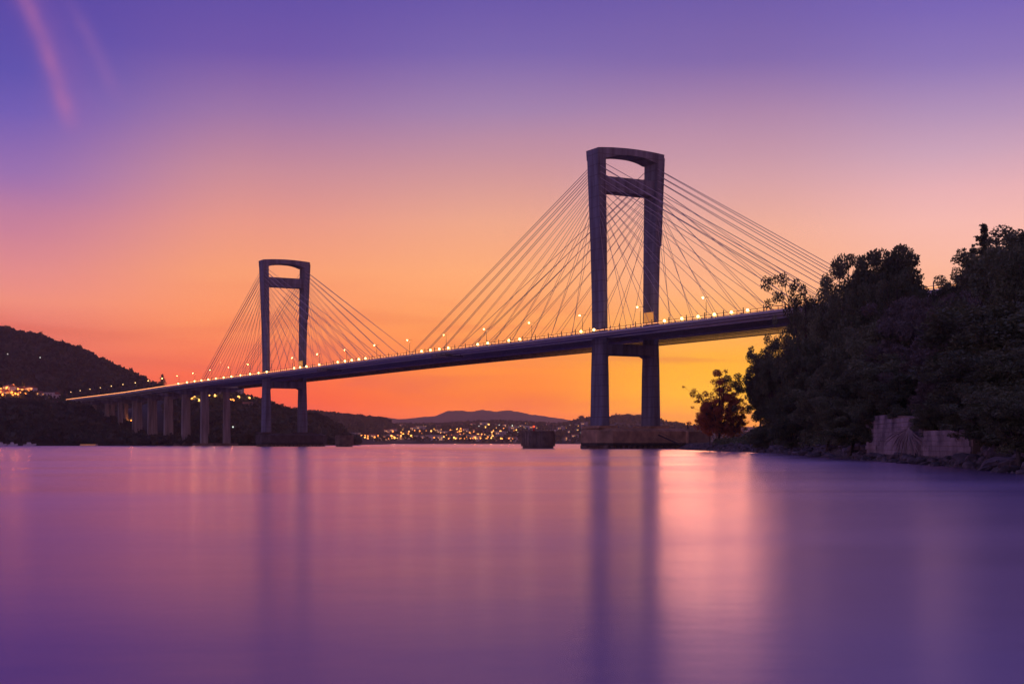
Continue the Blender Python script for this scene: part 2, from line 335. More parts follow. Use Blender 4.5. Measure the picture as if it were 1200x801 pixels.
for s in sides:
    o = [(14.9, -.05), (20.6, -.05), (21.4, -.35), (21.4, -1.0), (19.2, -1.9), (16.0, -2.0), (14.9, -1.6)] if s > 0 else [(14.9, -.05), (20.6, -.05), (21.4, -.3), (21.4, -.7), (19.2, -1.05), (16.0, -1.05), (14.9, -.95)]
    bxg = run('outer_box_girder', [(s*v, z) for v, z in (o if s < 0 else o[::-1])], M['steel'], TA, TB)
    run('road_surface', [(s*v, z) for v, z in [(15.3, -.1), (20.3, -.1), (20.3, .02), (15.3, .02)]], M['asphalt'], TA, TB, parent=bxg)
    m_ = MB(); ts = list(np.arange(TA, TB, 20))+[TB]
    for v, z0, z1 in ((20.75, .25, .42), (20.75, .95, 1.08), (14.95, .55, .70)): m_.loft([[(t, s*v-.06, zroad(t)+z0), (t, s*v+.06, zroad(t)+z0), (t, s*v+.06, zroad(t)+z1), (t, s*v-.06, zroad(t)+z1)] for t in ts])
    for t in np.arange(TA, 560, 3.6): m_.box(t-.09, t+.09, s*20.75-.09, s*20.75+.09, zroad(t)-.1, zroad(t)+1.12)
    for t in np.arange(TA, 560, 10.8): m_.box(t-.12, t+.12, s*20.9-.1, s*20.9+.1, zroad(t)-.1, zroad(t)+2.0)
    tag(m_.build('parapet_railing', M['dark'], BR), kind='stuff')
    m_ = MB()                           # glowing strip added to stand in for car light trails along the deck
    for a, b, hh in [(-330, 330, .20), (330.2, 500, .4), (500.2, 985, .6)]:
        ts = list(np.arange(a, b, 20))+[b]
        m_.loft([[(t, s*20.5-.05, zroad(t)+.50), (t, s*20.5+.05, zroad(t)+.50), (t, s*20.5+.05, zroad(t)+.50+hh), (t, s*20.5-.05, zroad(t)+.50+hh)] for t in ts])
    m_.build('light_trail_line', M['strip'], BR)
    m_ = MB()                           # cable ducts and drain pipe slung below the outer girder
    ts = list(np.arange(TA, TB, 20))+[TB]
    m_.loft([[(t, s*20.9-.08, zroad(t)-1.75), (t, s*20.9+.08, zroad(t)-1.75), (t, s*20.9+.08, zroad(t)-1.55), (t, s*20.9-.08, zroad(t)-1.55)] for t in ts])
    m_.build('service_pipe', M['steel'], BR)
    gd = run('edge_girder', [(s*v, z) for v, z in ([(9.2, -1.6), (9.9, -1.6), (9.9, -.3), (9.2, -.3)])], M['steel'], TA, TB)
cd = run('central_deck', [(-10.7, -.32), (10.7, -.32), (10.7, -.02), (-10.7, -.02)], M['concrete'], TA, TB)
run('road_surface', [(-9.8, -.05), (9.8, -.05), (9.8, .03), (-9.8, .03)], M['asphalt'], TA, TB, parent=cd)
run('median_barrier', [(-.3, 0), (.3, 0), (.12, .9), (-.12, .9)], M['concrete'], TA, TB, parent=cd)
m_ = MB()
for t in np.arange(TA+3, TB, 6.0):
    z = zroad(t)
    if min(abs(t), abs(t-401)) < 5.5: continue
    m_.box(t-.18, t+.18, -9.15, 9.15, z-1.4, z-.35)
    for s in sides:
        a, b = sorted((s*9.95, s*15.2)); m_.box(t-.25, t+.25, a, b, z-.92, z-.4)
tag(m_.build('floor_beams', M['steel'], BR), kind='stuff')
m_ = MB()                               # lattice inspection walkway hung under the far deck edge
ts = list(np.arange(TA, 560, 20))+[560]
for z0, z1 in ((-3.25, -3.0), (-1.35, -1.1)): m_.loft([[(t, -20.6, zroad(t)+z0), (t, -20.3, zroad(t)+z0), (t, -20.3, zroad(t)+z1), (t, -20.6, zroad(t)+z1)] for t in ts])
m_.loft([[(t, -20.3, zroad(t)-3.2), (t, -18.9, zroad(t)-3.2), (t, -18.9, zroad(t)-3.1), (t, -20.3, zroad(t)-3.1)] for t in ts])
for t in np.arange(TA, 559, .62): m_.box(t-.13, t+.13, -20.55, -20.35, zroad(t)-3.1, zroad(t)-.9)
tag(m_.build('inspection_walkway', M['darkconc'], BR), kind='stuff')
# stays
for T in (0, 401):
    for sg in (-1, 1):
        main = (T == 0 and sg == 1) or (T == 401 and sg == -1)
        offs = [25+18*k for k in range(10)] if main else [18, 35, 52, 69, 86, 103, 120, 136, 143, 148]
        for s in sides:
            for pv, tv, sh, zs in ((10.9, 12.7, 0, 0), (14.4, 15.0, -6.5, -1.1)):
                for k, of in enumerate(offs):
                    t = T+sg*(of+sh); za = 92.5+2.3*k+zs+(0 if k < 7 else .1*k)
                    m_ = MB(); thick = .125 if k >= 7 else .085
                    d0 = Vector((T+sg*3.9, s*tv, za)); d1 = Vector((t, s*pv, zroad(t)-.6))
                    m_.tube(d0, d1, thick, n=5)
                    dd = (d0-d1).normalized(); m_.tube(d1, d1+dd*3.2, .24, n=6)
                    m_.build('stay_cable', M['cable'], BR)
# approach piers
for t, zb in ((549, -4), (600, -4), (650, -3), (700, 2), (750, 8), (800, 13), (850, 21), (900, 28), (-148, 6)):
    z = zroad(t)
    m_ = MB(); m_.loft([[(t-1.8, v, z-2.7-h), (t+1.8, v, z-2.7-h), (t+1.8, v, z-2.25-.4), (t-1.8, v, z-2.25-.4)] for v, h in ((-20, .9), (-11.5, 3.2), (11.5, 3.2), (20, .9))])
    pier = m_.build('pier_crosshead', M['concrete'], BR)
    for s in sides:
        w = 2.1 if t == 549 else 1.6
        m_ = MB(); m_.loft([[(t-1.6-k, s*8.6-w/1-k, zz), (t+1.6+k, s*8.6-w-k, zz), (t+1.6+k, s*8.6+w+k, zz), (t-1.6-k, s*8.6+w+k, zz)] for zz, k in ((zb, .4), (z-5.8, 0))])
        m_.build('pier_column', M['pale'], pier)
    if t in (549, 600):
        m_ = MB(); m_.box(t-5, t+5, -16, 16, -4, 2.0); m_.build('pier_footing', M['darkconc'], pier)
# lit amber panel at deck level on the right leg of each tower
for T in (0, 401):
    m_ = MB(); m_.box(T-3.9, T+2.6, -11.06, -10.72, 51.3, 55.6); m_.build('amber_panel', M['amber'], BR)
# ------------------------------------------------------------------ bridge lamps
edge_x = [876, 857, 837, 818, 799, 778.6, 696, 680.8, 609, 596.3, 571.5, 559.7, 525.3, 514.7, 504.5, 494, 428.3, 420.5, 412.2, 404.2, 395.8, 374, 359, 351.7, 344.7, 312.5, 303, 293, 282, 271, 262, 253, 244, 236, 228, 219, 209]
m_ = MB(); m_.tube((0, 0, 0), (0, 0, .55), .10, n=6); body_e = m_.mesh('lamp_post', M['dark'])
m_ = MB(); m_.ball((0, 0, .75), .50, n=10, k=6); glow_e = m_.mesh('lamp_globe', M['glowlow'], True)
for i, x in enumerate(edge_x):
    t = t_at(x, 21.0); loc = BW(t, 21.0, zroad(t)+.15)
    r = empty('parapet_lamp', loc, ANG)
    if i < 6: pos = ['farthest right before the headland trees', 'second from the headland trees', 'third from the headland trees', 'below the lone high lamp right of the near tower', 'second to the right of the near tower', 'nearest on the right side of the near tower'][i]
    elif i < 8: pos = ['touching the left leg of the near tower', 'just left of the near tower'][i-6]
    elif i < 12: pos = ['right one of the pair', 'second from right', 'third from right', 'leftmost'][i-8]+' of four left of the near tower'
    elif i < 16: pos = ['rightmost', 'second from right', 'second from left', 'leftmost'][i-12]+' in the four near midspan'
    elif i < 21: pos = ['rightmost', 'second from right', 'middle one', 'second from left', 'leftmost'][i-16]+' in the close row right of the far tower'
    elif i < 25: pos = ['first clear of', 'just right of', 'touching the right leg of', 'between the legs of'][i-21]+' the far tower'
    else: pos = None
    if pos: tag(r, 'bright parapet lamp '+pos, 'lamp', 'warm lamps along the bridge parapet')
    else: tag(r, 'small warm lamp in the glowing line on the parapet left of the far tower', 'lamp', 'small lamps on the parapet left of the far tower')
    link('lamp_post', body_e, r); link('lamp_globe', glow_e, r)
m_ = MB(); m_.tube((0, 0, 0), (0, 0, 9.6), .16, .09, n=6); m_.tube((0, -1.6, 9.9), (0, 1.6, 9.9), .07, n=5); body_h = m_.mesh('lamp_pole', M['dark'])
m_ = MB(); m_.ball((0, 0, 0), .5, n=10, k=5, sz=.7); glow_h = m_.mesh('lamp_head', M['glow'], True)
m_ = MB(); m_.ball((0, 0, 0), .34, n=8, k=4, sz=.6); off_h = m_.mesh('lamp_head', M['dark'], True)
PL = bpy.data.lights.new('road_light', 'POINT'); PL.energy = 1300; PL.color = (1, .50, .20); PL.shadow_soft_size = .4
def own_light(r, li, z, y=0):
    o = bpy.data.objects.new('lamp_light', li); COL.objects.link(o); o.parent = r; o.location = (0, y, z)
names = {-4: 'unlit pole nearest the headland trees', -3: 'unlit pole right of the lone lit lamp', -2: 'lone lit lamp to the right of the near tower', -1: 'seen between the legs of the near tower', 0: 'first to the left of the near tower', 1: 'second to the left of the near tower', 2: 'third to the left of the near tower', 3: 'dim one fourth to the left of the near tower', 4: 'midway between the towers', 5: 'above the cables that meet at midspan', 6: 'third to the right of the far tower', 7: 'second to the right of the far tower', 8: 'behind the right leg of the far tower'}
for k in range(-4, 24):
    t = 33+43.7*k
    if k in names: lab = 'tall median lamp, '+names[k]; g = 'tall lamps along the bridge median'
    else: lab = 'tall street lamp over the approach viaduct left of the far tower'; g = 'tall lamps over the approach viaduct'
    r = tag(empty('street_lamp', BW(t, 0, zroad(t)+.85), ANG), lab, 'lamp', g)
    link('lamp_pole', body_h, r)
    hd = link('lamp_head', off_h if k in (-4, -3) else glow_h, r, (0, 1.5, 9.75))
    if k > 9: hd.scale = (.72,)*3
    if k not in (-4, -3) and k < 18: own_light(r, PL, 9.2, 1.5)
# maintenance gantries under the deck
for x, lab in ((516, 'dark maintenance gantry hanging under the deck near midspan'), (379, 'dark maintenance gantry hanging under the deck just right of the far tower')):
    t = t_at(x, 21); r = tag(empty('maintenance_gantry', BW(t, 0, zroad(t)-3.6), ANG), lab, 'gantry', 'maintenance gantries under the deck')
    m_ = MB(); m_.box(-8, 8, 13, 22, .4, 1.0); m_.box(-8, 8, 21.7, 21.9, 1.3, 1.45); m_.build('platform', M['dark'], r)
    m_ = MB()
    for tt in (-7.5, -2.5, 2.5, 7.5):
        for v in (14, 21.8): m_.tube((tt, v, .5), (tt, v, 2.0), .12, n=5)
    m_.build('hangers', M['dark'], r)

# ------------------------------------------------------------------ terrain
def fbm(x, y, s, o=4):
    return noise.fractal(Vector((x*s, y*s, 3.7)), .9, 2.1, o)
class Hill:
    def __init__(s, prof, Dc, Df, Db, pw=.8, namp=.05, ns=.004, tree=0):
        s.X = [(x-600)/F*Dc for x, y in prof]; s.Z = [max(0, (YH-y)/F*Dc+HC-tree) for x, y in prof]
        s.Dc, s.Df, s.Db, s.pw, s.na, s.ns = Dc, Df, Db, pw, namp, ns
    def h(s, X, D):
        z = float(np.interp(X, s.X, s.Z))
        df = s.Df+math.sin(X*.013)*20+math.sin(X*.041)*8
        if D <= df: return -2.0
        if D <= s.Dc: q = ((D-df)/(s.Dc-df)); k = q**s.pw
        else: q = 1; k = max(0, 1-((D-s.Dc)/(s.Db-s.Dc))**1.6)
        amp = s.na*max(z, 6)*min(1, 4*q)*(1 if D < s.Dc*.999 or s.na > .055 else .3)
        return z*k+amp*fbm(X, D, s.ns)+(.8 if k > 0 else -2)
    def find(s, x, y):
        best = None
        for i in range(121):
            D = s.Df+(s.Dc-s.Df)*i/120+1; X = (x-600)/F*D; h = s.h(X, D)
            e = abs(YH-(h-HC)*F/D-y)
            if h > -1 and (best is None or e < best[0]): best = (e, X, D, h)
        return Vector(best[1:])
    def mesh(s, name, material, label, nx=220, ny=34):
        Xs = np.linspace(s.X[0], s.X[-1], nx)
        Ds = list(np.linspace(s.Df-30, s.Dc, ny))+list(np.linspace(s.Dc, s.Db, 12))[1:]
        vs = [(X, D, s.h(X, D)) for D in Ds for X in Xs]; fs = []
        for j in range(len(Ds)-1):
            for i in range(nx-1): a = j*nx+i; fs.append((a, a+1, a+nx+1, a+nx))
        m_ = MB(); m_.add(vs, fs); o = m_.build(name, material, smooth=True); tag(o, label, kind='structure'); return o
M['hill'] = mat('hill_ground', (.05, .05, .035), .95, .5, .012)
left_hill = Hill([(-330, 372), (-180, 372), (-60, 378), (0, 383), (9, 383), (17, 387), (27, 388.5), (47, 392), (58, 397), (80, 404), (92, 407), (105, 413), (120, 421), (135, 427), (150, 434), (165, 440), (178, 446), (188, 451), (200, 456), (230, 461), (262, 466), (300, 490), (330, 519)], 2100, 1500, 3000, .75, .05, .004, 9)
left_hill.mesh('hill', M['hill'], 'dark wooded hill rising at the far left')
shore_l = Hill([(-420, 455), (-200, 462), (0, 475), (40, 475), (85, 473), (100, 478), (120, 487), (150, 495), (172, 503), (200, 510), (230, 513), (262, 514), (290, 516), (316, 519)], 1330, 1090, 1650, .42, .07, .012, 6)
shore_l.mesh('headland', M['hill'], 'low dark wooded shore under the approach viaduct on the left')
mid_hill = Hill([(190, 462), (225, 460), (255, 457), (270, 457), (285, 462), (300, 467), (310, 470), (320, 474), (330, 478), (342, 480.5), (360, 483), (375, 487), (390, 495), (400, 501), (408, 509), (417, 519)], 1600, 1260, 2100, .5, .06, .008, 8)
mid_hill.mesh('hill', M['hill'], 'dark hill behind the far bridge tower sloping right to the water')
far_l = Hill([(310, 480), (340, 480), (360, 481), (385, 483), (400, 485), (425, 488), (445, 489.5), (452, 491), (460, 496), (470, 501), (500, 507), (540, 514)], 3300, 2700, 4500, .7, .05, .003, 8)
far_l.mesh('hill', M['hill'], 'hazy purple hill left of the far town')
mount = Hill([(300, 482), (380, 485), (400, 486), (430, 489), (465, 490.5), (495, 489), (512, 487.5), (528, 481.5), (536, 480.5), (545, 481.2), (555, 482.2), (566, 479.6), (572, 480.8), (580, 481.2), (594, 480.3), (602, 482.5), (615, 484.5), (640, 487.5), (655, 490), (672, 493), (700, 494), (760, 498), (900, 500)], 9000, 6500, 11800, 1.0, .09, .0055)
mount.mesh('mountain', M['hill'], 'pale purple mountain ridge far behind the town', nx=420)
town_hill = Hill([(360, 512), (400, 509), (440, 502), (470, 497), (500, 497), (530, 496), (560, 494), (590, 494), (620, 495), (650, 497), (668, 495), (678, 491), (690, 489), (700, 489.5), (712, 489), (722, 487), (735, 487), (752, 489), (766, 493), (780, 498), (800, 501), (812, 503.5), (825, 507), (850, 509), (900, 512), (960, 516)], 4200, 2450, 5600, .85, .05, .003, 6)
town_hill.mesh('town_slope', M['hill'], 'gentle far slope carrying the lit town', nx=320)

# ------------------------------------------------------------------ foliage
def quads_mesh(name, C, sz, material, up=0.0, aspect=.6):
    n = len(C); d = RNG.normal(size=(n, 3)); d[:, 2] += up; d /= np.linalg.norm(d, axis=1)[:, None]
    r = RNG.normal(size=(n, 3)); a = np.cross(d, r); a /= np.linalg.norm(a, axis=1)[:, None]; b = np.cross(d, a)
    s_ = np.asarray(sz).reshape(-1, 1)*RNG.uniform(.6, 1.3, (n, 1))
    a = a*s_; b = b*s_*aspect
    V = np.empty((n, 4, 3)); V[:, 0] = C-a; V[:, 1] = C+b*.9; V[:, 2] = C+a; V[:, 3] = C-b*.9
    me = bpy.data.meshes.new(name); me.vertices.add(4*n); me.vertices.foreach_set('co', V.reshape(-1))
    me.loops.add(4*n); me.loops.foreach_set('vertex_index', np.arange(4*n, dtype=np.int32))
    me.polygons.add(n); me.polygons.foreach_set('loop_start', np.arange(0, 4*n, 4, dtype=np.int32))
    me.polygons.foreach_set('loop_total', np.full(n, 4, dtype=np.int32))
    me.materials.append(material); me.update(calc_edges=True); return me
def shell(centers, rad, n, flat=.75, depth=.35):
    out = []
    for c_, r in zip(centers, rad):
        k = max(6, int(n*(r*r)))
        d = RNG.normal(size=(k, 3)); d /= np.linalg.norm(d, axis=1)[:, None]
        q = r*(1-depth*RNG.random((k, 1))**1.5); p = d*q; p[:, 2] *= flat; out.append(p+np.array(c_))
    return np.concatenate(out)
def tree_meshes(kind, seed):
    """unit tree: height 1, crown about .6 wide; scaled on use."""
    rs = random.Random(seed); H = 20.0
    tr = MB(); cen = []; rad = []
    lean = Vector((rs.uniform(-1, 1), rs.uniform(-1, 1), 0))
    def limb(a, b, r0, r1): tr.tube(a, b, r0, r1, n=6)
    if kind == 'pine':
        limb((0, 0, -2), (0, 0, 19), .35, .06)
        z = 3.0
        while z < 19.3:
            R_ = (1-(z/20)**1.7)*4.9+.45; cen.append((0, 0, z)); rad.append(.45+.3*R_); m = rs.randint(4, 6)
            for i in range(m):
                a = rs.uniform(0, 6.28); q = R_*rs.uniform(.45, 1.12); zz = z+rs.uniform(-.6, .6); e = Vector((q*math.cos(a), q*math.sin(a), zz+q*.10))
                limb((0, 0, zz), e, .09, .03)
                for f in (.3, .65, 1):
                    cen.append(tuple(Vector((0, 0, zz)).lerp(e, f))); rad.append(rs.uniform(.28, .42)+R_*.11*(1.15-.4*f))
            z += rs.uniform(.5, .85)
        cen.append((0, 0, 19.4)); rad.append(.5)
        P_ = shell(cen, rad, 85, .6, .8); sz = .22; mt = M['leafp']
    else:
        open_ = kind == 'open'
        sp_ = kind == 'sparse'
        fork = H*(.32 if open_ else .14 if sp_ else .28)
        top = Vector((lean.x*.8, lean.y*.8, fork)); limb((0, 0, -2), top, .42, .3)
        nl = 8 if open_ else 16 if sp_ else 11
        for i in range(nl):
            a = 6.283*i/nl+rs.uniform(-.35, .35); zz = rs.uniform(.2 if sp_ else .42, .93)
            Rr = (5.8 if kind != 'tall' else 4.3)*math.sin(math.pi*min(.98, max(.18, (zz-.15)/.95)))**.6*rs.uniform(.75, 1.05)
            e = Vector((Rr*math.cos(a), Rr*math.sin(a), H*zz)); mid = top.lerp(e, .5)+Vector((0, 0, rs.uniform(0, 1.2)))
            limb(top, mid, .2, .13); limb(mid, e, .13, .05)
            for j in range(24 if sp_ else 9 if open_ else 8):
                q = Vector((rs.gauss(0, 1.1), rs.gauss(0, 1.1), rs.gauss(0, .9)))
                p = mid.lerp(e, rs.uniform(.0, .92) if sp_ else rs.uniform(.2, 1.1))+q*(1.15 if sp_ else 1.5 if open_ else 1.6)
                p.z = min(p.z, H-.9); cen.append(tuple(p)); rad.append(rs.uniform(.42, .85) if sp_ else rs.uniform(.75, 1.3) if open_ else rs.uniform(.95, 1.75))
                tr.tube(mid.lerp(e, .5), p, .05, .02, n=4)
        e = Vector((lean.x, lean.y, H-1.6)); limb(top, e, .25, .06)
        for j in range(7):
            p = e+Vector((rs.gauss(0, 1.3), rs.gauss(0, 1.3), rs.uniform(-3, .8))); cen.append(tuple(p)); rad.append(rs.uniform(.8, 1.3))
        if not open_ and not sp_:
            for j in range(20):
                a = rs.uniform(0, 6.28); cen.append((4.0*math.cos(a)*rs.random(), 4.0*math.sin(a)*rs.random(), H*rs.uniform(.25, .84))); rad.append(rs.uniform(1.2, 2.0))
        P_ = shell(cen, rad, 170 if sp_ else 125 if open_ else 120, .85, .6); sz = .17 if sp_ else .20 if open_ else .24; mt = M['leaf']
    cr = quads_mesh(kind+'_crown', P_, sz, mt, .4)
    return cr, tr.mesh(kind+'_trunk', M['bark'], True)
KINDS = {'broad': [tree_meshes('broad', i) for i in (1, 2, 3)], 'open': [tree_meshes('open', i) for i in (5, 6, 9)], 'sparse': [tree_meshes('sparse', i) for i in (21, 22)], 'tall': [tree_meshes('tall', i) for i in (7, 8)], 'pine': [tree_meshes('pine', i) for i in (3, 4)]}
print('crown polys', {k: [len(c_.polygons) for c_, _ in v] for k, v in KINDS.items()})
REDS = {}
def tree(name, kind, base, height, width, label, cat='tree', group=None, red=False):
    i = random.randrange(len(KINDS[kind])); cr, tk = KINDS[kind][i]
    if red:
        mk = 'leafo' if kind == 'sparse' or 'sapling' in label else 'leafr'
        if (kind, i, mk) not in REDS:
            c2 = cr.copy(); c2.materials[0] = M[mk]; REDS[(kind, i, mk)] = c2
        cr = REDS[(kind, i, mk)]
    r = tag(empty(name, base, random.uniform(0, 6.28)), label, cat, group)
    nw = 12.5 if kind in ('broad', 'open', 'sparse') else (10 if kind == 'pine' else 9.5)
    r.scale = (width/nw, width/nw, height/20)
    link('crown', cr, r); link('trunk', tk, r); return r

# ------------------------------------------------------------------ right headland
SH = [(20, 30), (60, 36), (110, 39.3), (151, 44.9), (205, 48.7), (250, 53), (295, 57.8), (378, 60.6), (450, 57.5), (520, 60), (585, 72), (640, 92), (760, 140)]
def xs(D): return float(np.interp(D, [a for a, b in SH], [b for a, b in SH]))
def hland(X, D):
    d = X-xs(D)
    if d <= 0: return max(-3, d*.25)
    k = min(1, d/95); k = k*k*(3-2*k)
    far = 1 if D < 440 else max(0, 1-(D-440)/170)
    lowbank = min(1.6, d*.42)
    z = lowbank+(46*k)*far+.6*fbm(X, D, .09)*min(1, d/5)
    if 480 < D < 640: z = min(z, 2+d*.25)
    return z
m_ = MB(); Ds = np.linspace(20, 780, 200); Us = np.concatenate([np.linspace(-8, 20, 30), np.linspace(22, 130, 28), np.linspace(150, 420, 6)])
vs = [(xs(D)+u, D, hland(xs(D)+u, D)) for D in Ds for u in Us]; nu = len(Us)
m_.add(vs, [(j*nu+i, j*nu+i+1, (j+1)*nu+i+1, (j+1)*nu+i) for j in range(len(Ds)-1) for i in range(nu-1)])
tag(m_.build('headland', M['soil'], smooth=True), 'steep wooded headland on the right with a rocky shore', kind='structure')
ENV = [(800, 515), (812, 500), (870, 470), (880, 430), (893, 415), (915, 395), (925, 350), (940, 322), (955, 318), (985, 300), (1005, 310), (1030, 290), (1060, 287), (1085, 300), (1092, 338), (1105, 330), (1120, 318), (1140, 300), (1165, 285), (1185, 275), (1200, 262), (1400, 240)]
def env(x): return float(np.interp(x, [a for a, b in ENV], [b for a, b in ENV]))
def envw(x): return max(env(x+k) for k in (-26, -13, 0, 13, 26))
def zt(y, D): return (YH-y)/F*D+HC
def shoreD(x):
    for D in np.arange(640, 40, -2.0):
        if (x-600)/F*D <= xs(D): return D
    return 60
def put(x, ytop, D, wpx, kind, label, name='tree', group=None, red=False, hmax=26):
    X = (x-600)/F*D; g = hland(X, D)-.3; h = zt(ytop, D)-g
    h = max(4, h)
    if h > hmax: g += 0
    return tree(name, kind, (X, D, g), h, min(wpx*D/F, h*1.02), label, group=group, red=red)
HG = 'trees on the right headland'
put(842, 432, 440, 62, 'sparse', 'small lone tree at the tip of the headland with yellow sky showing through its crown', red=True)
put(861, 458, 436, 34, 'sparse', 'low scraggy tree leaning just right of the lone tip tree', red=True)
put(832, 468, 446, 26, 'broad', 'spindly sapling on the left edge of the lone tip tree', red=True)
put(890, 420, 420, 52, 'broad', 'round-topped tree at the left end of the headland wood')
put(906, 400, 405, 50, 'broad', 'leafy tree just below the right end of the visible bridge deck')
put(946, 318, 352, 76, 'open', 'feathery arching tree whose crown covers the end of the bridge deck', hmax=30)
put(930, 352, 368, 46, 'open', 'thin-leaved tree hanging in front of the right end of the deck', hmax=30)
put(985, 297, 345, 84, 'open', 'domed airy tree silhouetted where the stay cables meet the wood', hmax=30)
put(1020, 292, 335, 66, 'broad', 'narrow rounded tree on the left shoulder of the tallest broad crown')
put(1048, 285, 330, 92, 'broad', 'tallest broad-crowned tree in the middle of the headland skyline')
put(1094, 333, 315, 60, 'broad', 'low rounded treetop under the railing seen through the skyline gap')
put(1066, 303, 325, 44, 'open', 'ragged tree right of the tallest broad crown beside the gap with the railing')
put(1133, 318, 320, 62, 'broad', 'dark rounded tree just right of the skyline gap')
put(1134, 302, 318, 50, 'open', 'small airy tree on the rising skyline left of the pointed pine')
put(1153, 262, 330, 58, 'pine', 'pointed pine sticking up from the skyline at the right', name='pine_tree')
put(1140, 284, 325, 46, 'pine', 'shorter pine tucked against the left of the pointed pine', name='pine_tree')
put(1174, 284, 290, 84, 'broad', 'dense tree between the pointed pine and the right edge', red=False)
put(1202, 262, 240, 84, 'tall', 'tall dark tree cut by the right edge of the picture')
put(1186, 272, 300, 36, 'pine', 'slim pine rising beside the tree at the right edge', name='pine_tree')
xph = {905: 'below the bridge deck end', 938: 'under the feathery arching tree', 972: 'under the domed airy tree', 1006: 'left of the stone wall', 1040: 'above the left half of the stone wall', 1074: 'above the dead branches', 1108: 'above the right half of the stone wall', 1142: 'below the pointed pine', 1176: 'near the right edge', 1206: 'at the very right edge'}
rph = [('low leafy tree overhanging the shore', .10, 1.05, 0), ('broad dark tree on the lower slope', .32, 1.16, 0), ('bushy tree halfway up the slope', .55, 1.30, 0), ('dense tree on the upper slope', .80, 1.44, 0)]
for cx, ph in xph.items():
    ds = shoreD(cx)
    for r_, (pre, fr, fac, _) in enumerate(rph):
        x = cx+random.uniform(-9, 9)+(8 if r_ % 2 else -6); D = ds*fac+random.uniform(0, 8)
        if D > 425: D = 425
        yb = 508; yt = yb+(envw(x)+10-yb)*min(.97, fr+.16)+random.uniform(-6, 6)
        if 1018 < x < 1150 and r_ == 0: yt = 470; D = ds*1.10+6
        kind = random.choice(['broad', 'broad', 'tall' if cx > 1060 else 'broad', 'open' if r_ == 3 else 'broad'])
        X = (x-600)/F*D; g = hland(X, D)-.3
        hh = zt(yt, D)-g
        if hh < 5: yt -= (5-hh)*F/D
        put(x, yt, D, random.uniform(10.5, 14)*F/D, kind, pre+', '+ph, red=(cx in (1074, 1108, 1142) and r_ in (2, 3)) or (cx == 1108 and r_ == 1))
# second skin of shrubs and ivy over the slope, and far woodland behind the crest: uncountable
def scatter(n, Dr, ur, rr, lift, per, sz):
    cs, rd = [], []
    while len(cs) < n:
        D = random.uniform(*Dr)**1.0; u = random.uniform(*ur); X = xs(D)+u
        if 142 < D < 214 and u < 5.0: continue
        r = random.uniform(*rr); cs.append((X, D, hland(X, D)+lift*r)); rd.append(r)
    return shell(cs, rd, per, .8, .5), sz
a, s1 = scatter(1100, (112, 440), (3.2, 22), (.7, 1.6), .5, 40, .26)
b, s2 = scatter(1000, (130, 440), (14, 80), (1.4, 3.0), .6, 18, .42)
tag(link('undergrowth', quads_mesh('undergrowth', np.concatenate([a, b]), np.concatenate([np.full(len(a), s1), np.full(len(b), s2)]), M['leaf'], .5)), 'dark tangled undergrowth covering the headland slope', 'undergrowth', kind='stuff')
# boulders
rocks = []
for sd in range(5):
    m_ = MB(); m_.ball((0, 0, 0), 1, n=9, k=5, sz=.7)
    m_.v = [tuple(Vector(v)*(1+.34*noise.noise(Vector(v)*1.3+Vector((sd*7, 0, 0))))) for v in m_.v]; rocks.append(m_.mesh('boulder', M['rock']))
zones = []
for d0, d1, n, wh in ((106, 118, 26, 'at the right edge of the picture'), (118, 130, 26, 'on the shore near the right edge'), (130, 143, 26, 'just right of the stone wall'), (145, 168, 22, 'under the right half of the stone wall'), (168, 185, 16, 'under the dead branches'), (185, 206, 18, 'under the left half of the stone wall'), (206, 235, 20, 'just left of the stone wall'), (235, 280, 20, 'on the shore left of the stone wall'), (280, 340, 20, 'midway along the low shore'), (340, 440, 22, 'on the low point below the lone tree')):
    zones.append((d0, d1, n, 'dark weathered boulder '+wh, 'boulders '+wh, (.5, 1.2) if d0 < 143 else (.35, .8) if d0 < 206 else (.5, 1.4)))
for d0, d1, n, lab, g, (ra, rb) in zones:
    for i in range(n):
        D = random.uniform(d0, d1); u = random.uniform(-.8, 5.5 if not 144 < d0 < 206 else 1.5); X = xs(D)+u; r = random.uniform(ra, rb)
        o = link('boulder', random.choice(rocks), None, (X, D, hland(X, D)+r*.18)); o.scale = (r*random.uniform(.8, 1.4), r, r*random.uniform(.6, 1)); o.rotation_euler = (random.uniform(-.4, .4), random.uniform(-.4, .4), random.uniform(0, 6))
        tag(o, lab, 'boulder', g)
m_ = MB()
for i in range(2600):
    D = random.uniform(105, 600); u = random.uniform(-1.5, 4.2); X = xs(D)+u; r = random.uniform(.15, .5)*(1 if D < 300 else 1.8)
    a = random.uniform(0, 6); z = hland(X, D)
    m_.add([(X+r*math.cos(a), D+r*math.sin(a), z-.1), (X+r*math.cos(a+2), D+r*math.sin(a+2), z-.1), (X+r*math.cos(a+4), D+r*math.sin(a+4), z-.1), (X, D, z+r*.6)], [(0, 1, 3), (1, 2, 3), (2, 0, 3)])
tag(m_.build('shingle', M['rock']), 'dark stony shingle along the foot of the headland', 'shingle', kind='stuff')
